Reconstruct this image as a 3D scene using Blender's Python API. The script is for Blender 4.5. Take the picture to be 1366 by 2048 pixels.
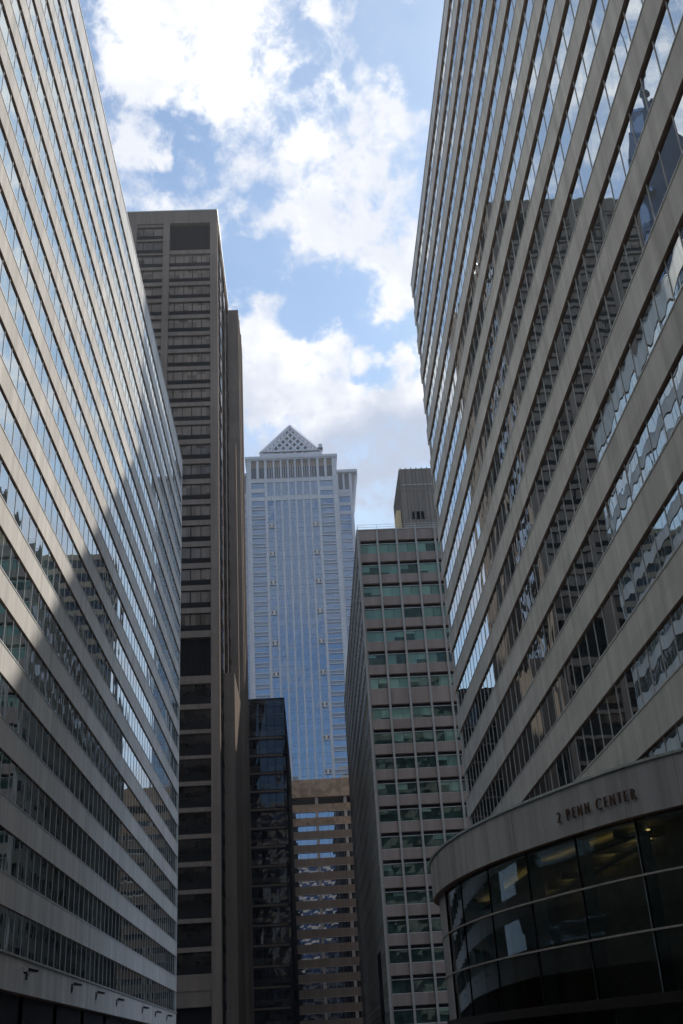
import bpy, math, random
from mathutils import Vector, Matrix, Euler
random.seed(7)
for o in list(bpy.data.objects): bpy.data.objects.remove(o)
scn = bpy.context.scene
COL = scn.collection
# ------------------------------------------------------------------ camera (eye level is z = 0, the pavement is at z = -1.7)
F_PX, YAW, PITCH, ROLL = 2173.81, 0.0477571, 0.4672807, -0.0629793
def cam_axes():
    cy, sy, cp, sp, cr, sr = math.cos(YAW), math.sin(YAW), math.cos(PITCH), math.sin(PITCH), math.cos(ROLL), math.sin(ROLL)
    fwd = Vector((sy*cp, cy*cp, sp)); right = Vector((cy, -sy, 0)); up = right.cross(fwd)
    return cr*right + sr*up, -sr*right + cr*up, fwd
RX, UX, FX = cam_axes()
cam = bpy.data.objects.new('camera', bpy.data.cameras.new('camera'))
COL.objects.link(cam)
cam.data.sensor_fit = 'HORIZONTAL'; cam.data.sensor_width = 36.0
cam.data.lens = 36.0*F_PX/1366.0
cam.data.clip_start = 0.2; cam.data.clip_end = 6000
cam.matrix_world = Matrix(((RX.x, UX.x, -FX.x, 0), (RX.y, UX.y, -FX.y, 0), (RX.z, UX.z, -FX.z, 0), (0, 0, 0, 1)))
scn.camera = cam
def pix_dir(u, v):
    return (RX*((u-683)/F_PX) - UX*((v-1024)/F_PX) + FX).normalized()
# ------------------------------------------------------------------ light
SUN = Vector((0.7, 1.05, 1.0)).normalized()
SUN_EL = math.asin(SUN.z); SUN_AZ = math.atan2(SUN.x, SUN.y)
SKY_STRENGTH = 0.10
world = bpy.data.worlds.new("World"); scn.world = world; world.use_nodes = True
sun = bpy.data.objects.new('sun', bpy.data.lights.new('sun', 'SUN')); COL.objects.link(sun)
sun.data.energy = 5.0; sun.data.angle = math.radians(0.5); sun.data.color = (1.0, 0.95, 0.87)
sun.rotation_euler = SUN.to_track_quat('Z', 'Y').to_euler()
scn.view_settings.view_transform = 'Standard'; scn.view_settings.look = 'None'
scn.view_settings.exposure = 0.20; scn.view_settings.gamma = 1.0; scn.view_settings.use_curve_mapping = False

class NT:
    """small helper to write node trees"""
    def __init__(s, nt): s.nt = nt; s.n = nt.nodes; s.l = nt.links
    def new(s, t, **kw):
        nd = s.n.new(t)
        for k, v in kw.items(): setattr(nd, k, v)
        return nd
    def put(s, sock, v):
        if isinstance(v, bpy.types.NodeSocket): s.l.new(v, sock)
        elif isinstance(v, (tuple, list)) and sock.type == 'RGBA': sock.default_value = (*v[:3], 1)
        elif v is not None: sock.default_value = v
    def m(s, op, a, b=None, c=None, clamp=False):
        nd = s.new('ShaderNodeMath', operation=op, use_clamp=clamp)
        s.put(nd.inputs[0], a)
        if b is not None: s.put(nd.inputs[1], b)
        if c is not None: s.put(nd.inputs[2], c)
        return nd.outputs[0]
    def vm(s, op, a, b=None, sc=None):
        nd = s.new('ShaderNodeVectorMath', operation=op)
        s.put(nd.inputs[0], a)
        if b is not None: s.put(nd.inputs[1], b)
        if sc is not None: s.put(nd.inputs['Scale'], sc)
        return nd.outputs[1] if op == 'DOT_PRODUCT' else nd.outputs[0]
    def mr(s, v, a, b, c=0.0, d=1.0, smooth=True):
        nd = s.new('ShaderNodeMapRange', interpolation_type='SMOOTHSTEP' if smooth else 'LINEAR')
        for i, x in enumerate((v, a, b, c, d)): s.put(nd.inputs[i], x)
        return nd.outputs[0]
    def noise(s, vec, scale, detail=4, rough=0.5, dist=0.0):
        nd = s.new('ShaderNodeTexNoise'); s.put(nd.inputs['Vector'], vec)
        nd.inputs['Scale'].default_value = scale; nd.inputs['Detail'].default_value = detail
        nd.inputs['Roughness'].default_value = rough; nd.inputs['Distortion'].default_value = dist
        return nd.outputs[0]
    def white(s, vec):
        nd = s.new('ShaderNodeTexWhiteNoise'); s.put(nd.inputs['Vector'], vec); return nd.outputs['Value']
    def mix(s, f, a, b, mode='MIX'):
        nd = s.new('ShaderNodeMix', data_type='RGBA', blend_type=mode)
        s.put(nd.inputs[0], f); s.put(nd.inputs[6], a); s.put(nd.inputs[7], b); return nd.outputs[2]
    def comb(s, x, y, z):
        nd = s.new('ShaderNodeCombineXYZ')
        for i, v in enumerate((x, y, z)): s.put(nd.inputs[i], v)
        return nd.outputs[0]
    def sep(s, v):
        nd = s.new('ShaderNodeSeparateXYZ'); s.put(nd.inputs[0], v); return nd.outputs

# ------------------------------------------------------------------ sky with broken clouds
def build_world():
    t = NT(world.node_tree); t.n.clear()
    out = t.new('ShaderNodeOutputWorld'); bg = t.new('ShaderNodeBackground')
    sky = t.new('ShaderNodeTexSky', sky_type='NISHITA'); sky.sun_disc = False
    sky.sun_elevation = SUN_EL; sky.sun_rotation = SUN_AZ
    sky.air_density = 1.0; sky.dust_density = 0.6; sky.ozone_density = 1.5
    d = t.new('ShaderNodeTexCoord').outputs['Generated']
    warp = t.new('ShaderNodeTexNoise'); t.put(warp.inputs['Vector'], d); warp.inputs['Scale'].default_value = 14; warp.inputs['Detail'].default_value = 5
    w = t.vm('SUBTRACT', warp.outputs['Color'], (0.5, 0.5, 0.5)); w = t.vm('SCALE', w, sc=0.07)
    dw = t.vm('NORMALIZE', t.vm('ADD', d, w))
    blobs = [(400,90,200,1),(290,40,120,.9),(540,200,150,.9),(700,300,160,.9),(770,190,100,.9),(640,410,150,1),(760,470,130,1),(790,560,75,.9),
             (275,285,60,1.1),(300,320,35,.8),(545,665,80,1.1),(690,708,52,1),(795,718,42,1),(600,780,95,.8),(770,810,70,.5),(500,760,80,.8),
             (700,900,200,.9),(560,870,120,.6),(820,850,110,.8),
             (345,290,95,-1.3),(370,360,75,-1.2),(250,400,90,-1),(560,560,110,-1.1),(470,560,90,-1),(660,610,75,-1),(455,400,40,-.6),(850,70,120,-1.3),(800,20,90,-1.1),(620,250,50,-.7),(700,150,36,-.6),(570,60,60,-.5),(735,30,35,-.7),
             (620,150,32,-.8),(790,350,30,-.5),(740,660,50,-.9),(640,650,32,-.7),(735,765,48,-1),(600,640,30,-.6),(820,640,45,-.6),(560,820,40,-.5),(480,470,45,-.6)]
    acc = None
    for x, y, r, k in blobs:
        c = pix_dir(x, y); a = 1.02*r/F_PX
        dt = t.vm('DOT_PRODUCT', dw, tuple(c))
        b = t.mr(dt, math.cos(a), math.cos(a*0.15), 0.0, k)
        acc = b if acc is None else t.m('ADD', acc, b)
    acc = t.m('MINIMUM', t.m('MAXIMUM', acc, -1.1), 1.15)
    sp = t.sep(d)
    # away from the mapped part of the sky: broken cloud on a high layer
    hz = t.m('MAXIMUM', sp[2], 0.08)
    lay = t.comb(t.m('DIVIDE', sp[0], hz), t.m('DIVIDE', sp[1], hz), 0.0)
    far = t.noise(lay, 1.3, 7, 0.62)
    infr = t.mr(t.vm('DOT_PRODUCT', d, tuple(pix_dir(560, 500))), math.cos(0.62), math.cos(0.36))
    base = t.mr(far, 0.41, 0.57, -0.75, 0.9)
    base = t.m('ADD', base, t.m('ADD', t.mr(sp[0], 0.02, 0.28, 0.0, -1.1), t.mr(sp[0], -0.02, -0.25, 0.0, 0.85)))
    behind = t.mr(sp[1], 0.05, -0.25)               # over the viewer's shoulder: cloud high up, clear blue low down
    bk = t.mr(t.m('ADD', sp[2], t.m('MULTIPLY', t.m('SUBTRACT', far, 0.5), 0.08)), 0.27, 0.42, -0.8, 0.8)
    base = t.m('ADD', t.m('MULTIPLY', base, t.m('SUBTRACT', 1.0, behind)), t.m('MULTIPLY', bk, behind))
    bias = t.m('ADD', t.m('MULTIPLY', acc, infr), t.m('MULTIPLY', base, t.m('SUBTRACT', 1.0, infr)))
    fine = t.noise(d, 8.0, 12, 0.62, 0.2); fine2 = t.noise(d, 34.0, 10, 0.65, 0.3)
    dens = t.m('ADD', t.m('MULTIPLY', bias, 0.25), t.m('ADD', t.m('MULTIPLY', t.m('SUBTRACT', fine, 0.5), 1.7), t.m('MULTIPLY', t.m('SUBTRACT', fine2, 0.5), 1.3)))
    mask = t.mr(dens, -0.14, 0.30)
    # cloud colour: white tops, lilac grey where thick and low
    thick = t.mr(dens, 0.15, 0.55)
    low = t.mr(sp[2], 0.62, 0.44)
    sh = t.m('MULTIPLY', t.mr(t.noise(d, 11.0, 6, 0.55), 0.38, 0.62), t.m('ADD', 0.42, t.m('MULTIPLY', low, 0.58)))
    bank = t.m('ADD', sp[2], t.m('MULTIPLY', t.m('SUBTRACT', t.noise(d, 9.0, 6, 0.6), 0.5), 0.10))
    sh = t.m('MAXIMUM', sh, t.m('MULTIPLY', t.mr(bank, 0.548, 0.505), 0.92))
    cc = t.mix(sh, (10.2, 10.2, 10.4), (4.4, 5.1, 6.6))
    cc = t.mix(t.m('MULTIPLY', behind, 0.75), cc, (4.0, 4.5, 5.4))
    skyc = t.mix(1.0, sky.outputs[0], (1.08, 1.32, 1.43), 'MULTIPLY')
    skyc = t.vm('MINIMUM', skyc, (4.2, 6.0, 8.6))      # no solar aureole: the sun stands behind cloud-free haze off the picture
    wsp = t.mr(t.noise(d, 3.5, 5, 0.55), 0.35, 0.75, 0.04, 0.36)
    skyc = t.mix(t.m('MULTIPLY', wsp, t.m('SUBTRACT', 1.0, behind)), skyc, (9.0, 9.8, 11.0))
    col = t.mix(mask, skyc, cc)
    t.l.new(col, bg.inputs[0]); bg.inputs[1].default_value = SKY_STRENGTH
    t.l.new(bg.outputs[0], out.inputs[0])
build_world()

# ------------------------------------------------------------------ materials
def newmat(name):
    m = bpy.data.materials.new(name); m.use_nodes = True
    t = NT(m.node_tree); t.n.clear()
    out = t.new('ShaderNodeOutputMaterial')
    return m, t, out
def wall_mat(name, col, rough=0.75, joint=0.0, axis='y', jz=0.0, var=0.10, streak=0.12, grain=0.06, off=0.0, metal=0.0, jw=0.03, light_mott=0.0):
    """masonry or panel: joints at a real spacing, panel to panel tone, faint streaks and grain"""
    m, t, out = newmat(name)
    b = t.new('ShaderNodeBsdfPrincipled'); p = t.new('ShaderNodeNewGeometry').outputs['Position']
    s = t.sep(p); a = s[1] if axis == 'y' else s[0]
    f = None
    def mul(x):
        nonlocal f
        f = x if f is None else t.m('MULTIPLY', f, x)
    st = t.noise(t.comb(t.m('MULTIPLY', s[0], 1.3), t.m('MULTIPLY', s[1], 1.3), t.m('MULTIPLY', s[2], 0.07)), 1.0, 5, 0.6)
    mul(t.mr(st, 0.3, 0.7, 1-streak, 1+streak, False))
    g = t.noise(p, 6.0, 6, 0.7); mul(t.mr(g, 0.3, 0.7, 1-grain, 1+grain, False))
    big = t.noise(p, 0.06, 3, 0.5); mul(t.mr(big, 0.3, 0.7, 1-var*0.6, 1+var*0.6, False))
    if joint:
        q = t.m('DIVIDE', t.m('SUBTRACT', a, off), joint)
        qz = t.m('FLOOR', t.m('DIVIDE', s[2], jz if jz else 3.75))
        wn = t.white(t.comb(t.m('FLOOR', q), qz, 0.0)); mul(t.mr(wn, 0, 1, 1-var, 1+var, False))
        mul(t.m('SUBTRACT', 1.0, t.m('MULTIPLY', t.m('LESS_THAN', t.m('FRACT', q), jw/joint), 0.4)))
        if jz: mul(t.m('SUBTRACT', 1.0, t.m('MULTIPLY', t.m('LESS_THAN', t.m('FRACT', t.m('DIVIDE', s[2], jz)), jw/jz), 0.35)))
    if light_mott:
        mo = t.noise(p, 0.45, 6, 0.65, 0.8); mul(t.mr(mo, 0.35, 0.65, 1-light_mott, 1+light_mott))  # soft patches of reflected light put into the colour
    c = t.vm('SCALE', t.comb(*col), sc=f)
    t.put(b.inputs['Base Color'], c); b.inputs['Roughness'].default_value = rough; b.inputs['Metallic'].default_value = metal; b.inputs['Specular IOR Level'].default_value = 0.0
    bp = t.new('ShaderNodeBump'); bp.inputs['Strength'].default_value = 0.25; bp.inputs['Distance'].default_value = 0.02
    t.put(bp.inputs['Height'], g); t.l.new(bp.outputs[0], b.inputs['Normal'])
    t.l.new(b.outputs[0], out.inputs[0]); return m
def plain(name, col, rough=0.5, metal=0.0, emit=0.0):
    m, t, out = newmat(name)
    b = t.new('ShaderNodeBsdfPrincipled'); p = t.new('ShaderNodeNewGeometry').outputs['Position']
    g = t.noise(p, 2.3, 5, 0.6)
    t.put(b.inputs['Base Color'], t.vm('SCALE', t.comb(*col), sc=t.mr(g, 0.3, 0.7, 0.85, 1.15, False)))
    b.inputs['Roughness'].default_value = rough; b.inputs['Metallic'].default_value = metal
    if rough >= 0.5: b.inputs['Specular IOR Level'].default_value = 0.05 if rough < 0.75 else 0.0
    if emit:
        t.put(b.inputs['Emission Color'], tuple(col)); b.inputs['Emission Strength'].default_value = emit
    t.l.new(b.outputs[0], out.inputs[0]); return m
def glass_mat(name, inner, tint=(1, 1, 1), ior=1.9, wob=0.02, wscale=0.5, pane=(0, 'y', 0.0), light=None, blind=0.0, pz=3.75, zoff=0.0, rough=0.0, stretch=(1, 1, 0.5), refl=0.0):
    """building glass: mirror-like sheet, slightly wavy, over a dark interior with some blinds"""
    m, t, out = newmat(name)
    p = t.new('ShaderNodeNewGeometry').outputs['Position']; s = t.sep(p)
    fr = t.new('ShaderNodeFresnel'); fr.inputs[0].default_value = ior
    gl = t.new('ShaderNodeBsdfGlossy'); gl.inputs['Roughness'].default_value = rough; t.put(gl.inputs['Color'], tint)
    df = t.new('ShaderNodeBsdfDiffuse')
    inn = inner
    if light:
        w, ax, off = pane; a = s[1] if ax == 'y' else s[0]
        q = t.m('DIVIDE', t.m('SUBTRACT', a, off), w); z = t.m('DIVIDE', t.m('SUBTRACT', s[2], zoff), pz)
        cell = t.comb(t.m('FLOOR', q), t.m('FLOOR', z), 3.0)
        r1 = t.white(cell); r2 = t.white(t.comb(t.m('FLOOR', q), t.m('FLOOR', z), 9.0))
        drop = t.m('GREATER_THAN', t.m('FRACT', z), t.m('SUBTRACT', 1.0, t.m('MULTIPLY', r1, t.mr(s[2], 15.0, 65.0, 0.45*blind, blind, False) if name == 'green_glass' else blind)))
        soft = t.noise(p, 0.9, 4, 0.6)
        dark = t.mix(t.mr(soft, 0.35, 0.65), inner, tuple(0.35*c for c in inner))
        lt = t.vm('SCALE', t.comb(*light), sc=t.mr(r2, 0, 1, 0.55, 1.1, False))
        inn = t.mix(drop, dark, lt)
    t.put(df.inputs['Color'], inn)
    v = t.vm('MULTIPLY', p, stretch)
    h = t.noise(v, wscale, 1, 0.4)
    bp = t.new('ShaderNodeBump'); bp.inputs['Strength'].default_value = 1.0; bp.inputs['Distance'].default_value = wob
    t.put(bp.inputs['Height'], h); t.l.new(bp.outputs[0], gl.inputs['Normal'])
    mx = t.new('ShaderNodeMixShader'); t.l.new(t.m('MAXIMUM', fr.outputs[0], refl) if refl else fr.outputs[0], mx.inputs[0]); t.l.new(df.outputs[0], mx.inputs[1]); t.l.new(gl.outputs[0], mx.inputs[2])
    t.l.new(mx.outputs[0], out.inputs[0]); return m

M = {}
M['spandrel'] = wall_mat('pale_panel', (0.63, 0.60, 0.565), 0.55, joint=1.7, axis='y', var=0.06, streak=0.15, grain=0.03, jw=0.02)
M['spandrel_r'] = wall_mat('grey_panel', (0.54, 0.54, 0.53), 0.5, joint=1.7, axis='y', off=0.6, var=0.06, streak=0.17, grain=0.03, jw=0.02)
M['soffit'] = plain('brown_soffit', (0.40, 0.28, 0.22), 0.7)
M['mullion'] = plain('pale_aluminium', (0.55, 0.56, 0.57), 0.6, 0.0)
M['mullion_d'] = plain('weathered_aluminium', (0.40, 0.39, 0.37), 0.6, 0.0)
M['glass_left'] = glass_mat('teal_window_glass', (0.018, 0.03, 0.03), (0.94, 1.0, 1.0), 2.1, 0.008, 0.6, (1.7, 'y', 0.0), (0.05, 0.08, 0.075), 0.5, refl=0.62)
M['glass_right'] = glass_mat('wavy_window_glass', (0.012, 0.018, 0.02), (0.92, 0.98, 1.0), 2.3, 0.0065, 0.6, (1.7, 'y', 0.6), refl=0.66)
M['brown'] = wall_mat('brown_concrete', (0.20, 0.163, 0.138), 0.85, joint=3.1, axis='x', jz=3.93, var=0.07, streak=0.14, grain=0.10)
M['brown_y'] = wall_mat('brown_concrete_side', (0.20, 0.163, 0.138), 0.85, joint=3.1, axis='y', jz=3.93, var=0.07, streak=0.14, grain=0.10)
M['black'] = plain('black_metal', (0.018, 0.017, 0.017), 0.8)
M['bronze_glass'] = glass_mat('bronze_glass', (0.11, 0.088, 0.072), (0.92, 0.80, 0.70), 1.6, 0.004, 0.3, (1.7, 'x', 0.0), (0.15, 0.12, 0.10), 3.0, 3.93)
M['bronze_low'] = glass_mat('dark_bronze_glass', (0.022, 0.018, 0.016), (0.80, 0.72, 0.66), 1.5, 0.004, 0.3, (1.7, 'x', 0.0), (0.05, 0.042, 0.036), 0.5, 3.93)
M['side_glass'] = glass_mat('dark_side_glass', (0.02, 0.018, 0.016), (0.85, 0.88, 0.95), 2.0, 0.0025, 0.5, refl=0.4)
M['pink'] = wall_mat('pinkish_brick_panel', (0.30, 0.245, 0.222), 0.85, joint=3.13, axis='x', var=0.06, streak=0.16, grain=0.08, off=9.9)
M['fin'] = plain('light_steel_fin', (0.35, 0.34, 0.325), 0.5)
M['green_glass'] = glass_mat('green_glass', (0.03, 0.065, 0.055), (0.75, 0.95, 0.88), 1.5, 0.01, 0.4, (1.565, 'x', 9.95), (0.19, 0.33, 0.28), 1.35, 3.75, 0.0)
M['side_panel'] = wall_mat('grey_ribbed_precast', (0.25, 0.24, 0.215), 0.8, joint=1.04, axis='y', jz=3.75, var=0.07, streak=0.10, grain=0.06, jw=0.12)
M['slit'] = plain('dark_window_slit', (0.02, 0.022, 0.025), 0.2)
M['ribbed'] = wall_mat('ribbed_concrete', (0.27, 0.24, 0.215), 0.85, joint=0.62, axis='x', jz=5.1, var=0.12, streak=0.2, grain=0.08, jw=0.08)
M['sunlit_cream'] = plain('cream_painted_sunlight', (0.72, 0.58, 0.36), 0.8)  # yellowish cream carries sunlight in the colour
M['granite'] = wall_mat('pale_grey_granite', (0.52, 0.53, 0.57), 0.6, joint=3.1, axis='x', jz=4.1, var=0.05, streak=0.05, grain=0.04, jw=0.08)
M['granite_plain'] = plain('smooth_grey_granite', (0.50, 0.51, 0.56), 0.6)
M['blue_glass'] = glass_mat('blue_curtain_glass', (0.05, 0.085, 0.14), (0.50, 0.65, 0.84), 1.7, 0.0004, 0.12, (1.55, 'x', 0.0), (0.05, 0.10, 0.19), 1.0, 4.1, rough=0.03, refl=0.36)
M['blue_line'] = plain('blue_metal_line', (0.22, 0.29, 0.38), 0.4, 0.3)
M['dark_recess'] = plain('dark_recess', (0.05, 0.05, 0.055), 0.7)
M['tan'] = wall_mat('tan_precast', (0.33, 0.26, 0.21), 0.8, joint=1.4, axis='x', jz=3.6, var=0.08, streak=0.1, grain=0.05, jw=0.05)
M['tan_top_lit'] = wall_mat('tan_precast_light_patches', (0.47, 0.34, 0.24), 0.8, var=0.1, streak=0.1, grain=0.06, light_mott=0.28)  # brighter mottled tan stands in for reflected light on the top bands
M['white_pier'] = plain('off_white_pier', (0.62, 0.58, 0.55), 0.6)
M['tan_glass'] = glass_mat('blue_reflecting_glass', (0.02, 0.025, 0.04), (0.50, 0.62, 0.85), 2.0, 0.0012, 0.5, (1.4, 'x', 0.0), refl=0.42)
M['redbrown'] = plain('red_brown_brick', (0.22, 0.10, 0.07), 0.8)
M['black_glass'] = glass_mat('black_glass', (0.008, 0.008, 0.009), (0.70, 0.78, 0.95), 1.5, 0.02, 0.4, (1.6, 'x', 0.0), (0.055, 0.048, 0.042), 0.5, 3.73)
M['ledge'] = plain('beige_ledge', (0.22, 0.165, 0.125), 0.6)
M['bronze'] = plain('dark_bronze', (0.06, 0.05, 0.045), 0.4, 0.6)
M['fascia'] = wall_mat('grey_fascia_panel', (0.42, 0.425, 0.44), 0.6, var=0.06, streak=0.26, grain=0.05)
M['coping'] = plain('metal_coping', (0.45, 0.50, 0.49), 0.35, 0.5)
M['fin_glass'] = plain('blue_grey_fin', (0.30, 0.40, 0.46), 0.4)
M['lobby'] = plain('lobby_ceiling', (0.45, 0.45, 0.40), 0.8)
M['lobby_wall'] = plain('lobby_wall', (0.26, 0.26, 0.25), 0.7)
M['cove'] = plain('warm_cove_light', (1.0, 0.72, 0.26), 0.5, 0, 0.55)
M['letter'] = plain('bronze_letter', (0.15, 0.09, 0.07), 0.35, 0.7)
M['asphalt'] = wall_mat('asphalt', (0.05, 0.05, 0.052), 0.9)
M['paving'] = wall_mat('paving', (0.16, 0.155, 0.15), 0.85, joint=0.9, axis='y', var=0.08)
M['kerb'] = plain('granite_kerb', (0.33, 0.32, 0.31), 0.8)
M['paint'] = plain('road_paint', (0.75, 0.75, 0.72), 0.7)
M['stone'] = wall_mat('warm_limestone', (0.42, 0.34, 0.26), 0.8, joint=2.4, axis='x', jz=3.9, var=0.08)
M['lampmetal'] = plain('dark_lamp_metal', (0.05, 0.05, 0.05), 0.5, 0.3)
M['lens'] = plain('lamp_lens', (0.75, 0.78, 0.8), 0.15)
M['white'] = plain('white_plastic', (0.7, 0.7, 0.7), 0.4)
M['red'] = plain('red_canvas', (0.22, 0.02, 0.03), 0.7)
def lobby_glass():
    m, t, out = newmat('lobby_glass')
    fr = t.new('ShaderNodeFresnel'); fr.inputs[0].default_value = 1.55
    gl = t.new('ShaderNodeBsdfGlossy'); gl.inputs['Roughness'].default_value = 0.0; t.put(gl.inputs['Color'], (0.85, 0.95, 1.0))
    tr = t.new('ShaderNodeBsdfTransparent'); t.put(tr.inputs['Color'], (0.72, 0.80, 0.77))
    mx = t.new('ShaderNodeMixShader'); t.l.new(fr.outputs[0], mx.inputs[0]); t.l.new(tr.outputs[0], mx.inputs[1]); t.l.new(gl.outputs[0], mx.inputs[2])
    t.l.new(mx.outputs[0], out.inputs[0]); return m
M['lobby_glass'] = lobby_glass()

# ------------------------------------------------------------------ mesh helpers
class MB:
    def __init__(s): s.v = []; s.f = []; s.mi = []; s.mats = []
    def mat(s, m):
        if m not in s.mats: s.mats.append(m)
        return s.mats.index(m)
    def quad(s, pts, m):
        n = len(s.v); s.v += [tuple(p) for p in pts]; s.f.append(tuple(range(n, n+len(pts)))); s.mi.append(s.mat(m)); return s
    def box(s, x0, x1, y0, y1, z0, z1, m, bottom=None):
        n = len(s.v)
        s.v += [(x0,y0,z0),(x1,y0,z0),(x1,y1,z0),(x0,y1,z0),(x0,y0,z1),(x1,y0,z1),(x1,y1,z1),(x0,y1,z1)]
        k = s.mat(m) if m else 0; kb = s.mat(bottom) if bottom else k
        for i, f in enumerate(((0,3,2,1),(4,5,6,7),(0,1,5,4),(1,2,6,5),(2,3,7,6),(3,0,4,7))):
            s.f.append(tuple(n+j for j in f)); s.mi.append(kb if i == 0 else k)
        return s
    def bar(s, a, b, w, d, m, up=(0, 0, 1)):
        """rectangular bar from a to b, w across, d along 'up'"""
        a, b = Vector(a), Vector(b); t = (b-a).normalized(); u = Vector(up); x = t.cross(u).normalized(); u = x.cross(t).normalized()
        n = len(s.v)
        for p in (a, b):
            for i, j in ((-1,-1),(1,-1),(1,1),(-1,1)): s.v.append(tuple(p + x*(i*w/2) + u*(j*d/2)))
        k = s.mat(m)
        for f in ((0,3,2,1),(4,5,6,7),(0,1,5,4),(1,2,6,5),(2,3,7,6),(3,0,4,7)): s.f.append(tuple(n+j for j in f)); s.mi.append(k)
        return s
    def prism(s, poly, z0, z1, m, bottom=None):
        n = len(s.v); N = len(poly)
        s.v += [(x, y, z0) for x, y in poly] + [(x, y, z1) for x, y in poly]
        k = s.mat(m); kb = s.mat(bottom) if bottom else k
        s.f.append(tuple(n+N+i for i in range(N))); s.mi.append(k)
        s.f.append(tuple(n+N-1-i for i in range(N))); s.mi.append(kb)
        for i in range(N):
            j = (i+1) % N; s.f.append((n+i, n+j, n+N+j, n+N+i)); s.mi.append(k)
        return s
    def cyl(s, a, b, r0, r1, m, seg=10):
        a, b = Vector(a), Vector(b); t = (b-a).normalized(); x = t.orthogonal().normalized(); y = t.cross(x)
        n = len(s.v); k = s.mat(m)
        for p, r in ((a, r0), (b, r1)):
            for i in range(seg):
                q = 2*math.pi*i/seg; s.v.append(tuple(p + x*(r*math.cos(q)) + y*(r*math.sin(q))))
        for i in range(seg):
            j = (i+1) % seg; s.f.append((n+i, n+j, n+seg+j, n+seg+i)); s.mi.append(k)
        s.f.append(tuple(n+seg-1-i for i in range(seg))); s.mi.append(k); s.f.append(tuple(n+seg+i for i in range(seg))); s.mi.append(k)
        return s
    def build(s, name, parent=None):
        me = bpy.data.meshes.new(name); me.from_pydata(s.v, [], s.f)
        for m in s.mats: me.materials.append(m)
        me.polygons.foreach_set('material_index', s.mi); me.update()
        o = bpy.data.objects.new(name, me); COL.objects.link(o)
        if parent: o.parent = parent; o.matrix_parent_inverse = root_inv(parent)
        return o
def root_inv(p):
    m = Matrix.Identity(4); q = p
    while q: m = Matrix.Translation(-Vector(q.location)) @ m if not q.parent else m; q = q.parent
    return m
def thing(name, label, cat, loc=(0, 0, 0), group=None):
    o = bpy.data.objects.new(name, None); COL.objects.link(o); o.location = loc
    o['label'] = label; o['category'] = cat
    if group: o['group'] = group
    return o
def sub(mb, name, parent):
    """a sub-part of a mesh part (whose own origin sits at the world origin)"""
    o = mb.build(name); o.parent = parent; return o
def struct(o): o['kind'] = 'structure'; return o

# ------------------------------------------------------------------ setting
G = -1.7
struct(MB().quad([(-1000,-1000,G-0.16),(1000,-1000,G-0.16),(1000,1000,G-0.16),(-1000,1000,G-0.16)], M['asphalt']).build('ground'))
struct(MB().box(-15.5, -5.5, -60, 150, G-0.15, G, M['paving']).build('pavement'))
struct(MB().box(5.5, 13.5, -60, 110, G-0.15, G, M['paving']).build('pavement'))
k = MB(); k.box(-5.5, -5.3, -60, 150, G-0.15, G+0.004, M['kerb']); k.box(5.3, 5.5, -60, 110, G-0.15, G+0.004, M['kerb']); struct(k.build('kerb'))
k = MB()
for i in range(40): k.box(-0.07, 0.07, -58+5*i, -55+5*i, G-0.16, G-0.155, M['paint'])
struct(k.build('lane_marking'))

# ------------------------------------------------------------------ the two long banded slabs left and right of the street
def pane_strip(mb, xg, y0, y1, z0, z1, step, off, m, sgn, tilt=0.0014, waves=0.0):
    """a ribbon of separate panes on a plane x = xg, each very slightly out of true"""
    n0 = math.floor((y0-off)/step); y = off+n0*step
    while y < y1-0.01:
        a, b = max(y, y0), min(y+step, y1)
        if b-a > 0.05:
            tz = random.gauss(0, tilt)*(z1-z0)/2; ty = random.gauss(0, tilt)*(b-a)/2
            P = [(xg-tz-ty, a, z0), (xg-tz+ty, b, z0), (xg+tz+ty, b, z1), (xg+tz-ty, a, z1)]
            if sgn < 0: P.reverse()
            mb.quad(P, m)
        y += step
def slab(name, label, side, xf, depth, y0, y1, zb0, pitch, nfl, hs, roof, msp, mgl, mmul, step, off, low_top, end_inset=0.3, rec=0.10):
    """side=+1: the facade looks toward +x (left building); -1: toward -x (right building)"""
    root = thing(name, label, 'building', (xf-side*depth/2, (y0+y1)/2, G))
    xb = xf-side*depth
    def bx(mb, a, b, *r, **k): mb.box(min(a, b), max(a, b), *r, **k)
    core = MB(); bx(core, xf-side*0.6, xb, y0+0.5, y1-0.6, G, roof-0.9, M['dark_recess']); core.build('core_wall', root)
    tops = low_top
    for i in range(nfl+1):
        zb = zb0+pitch*i; zt = zb+hs if i < nfl else roof
        s = MB(); bx(s, xf, xb, y0, y1, zb, zt, msp, bottom=M['soffit'])
        if i == nfl: bx(s, xf+side*0.06, xf-side*0.3, y0, y1+0.05, zt, zt+0.12, M['mullion'])
        s.build('spandrel', root)
        # ribbon of windows below this spandrel
        z0, z1 = tops+0.0, zb
        w = MB(); xg = xf-side*rec
        pane_strip(w, xg, y0, y1-end_inset, z0, z1, step, off, mgl, side)
        e = [(xg, y1-end_inset, z0), (xb, y1-end_inset, z0), (xb, y1-end_inset, z1), (xg, y1-end_inset, z1)]
        w.quad(e if side < 0 else e[::-1], mgl)
        wo = w.build('window_band', root)
        f = MB(); n0 = math.ceil((y0-off)/step); y = off+n0*step
        while y < y1-end_inset-0.1:
            bx(f, xg-side*0.02, xg+side*0.025, y-0.018, y+0.018, z0, z1, mmul); y += step
        bx(f, xg-side*0.02, xg+side*0.12, y1-end_inset-0.06, y1-end_inset+0.03, z0, z1, mmul)
        bx(f, xg-side*0.02, xf+side*0.03, y0, y1-0.02, z0, z0+0.07, mmul)
        sub(f, 'window_frame', wo)
        f2 = MB()
        tops = zt
    return root
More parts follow.
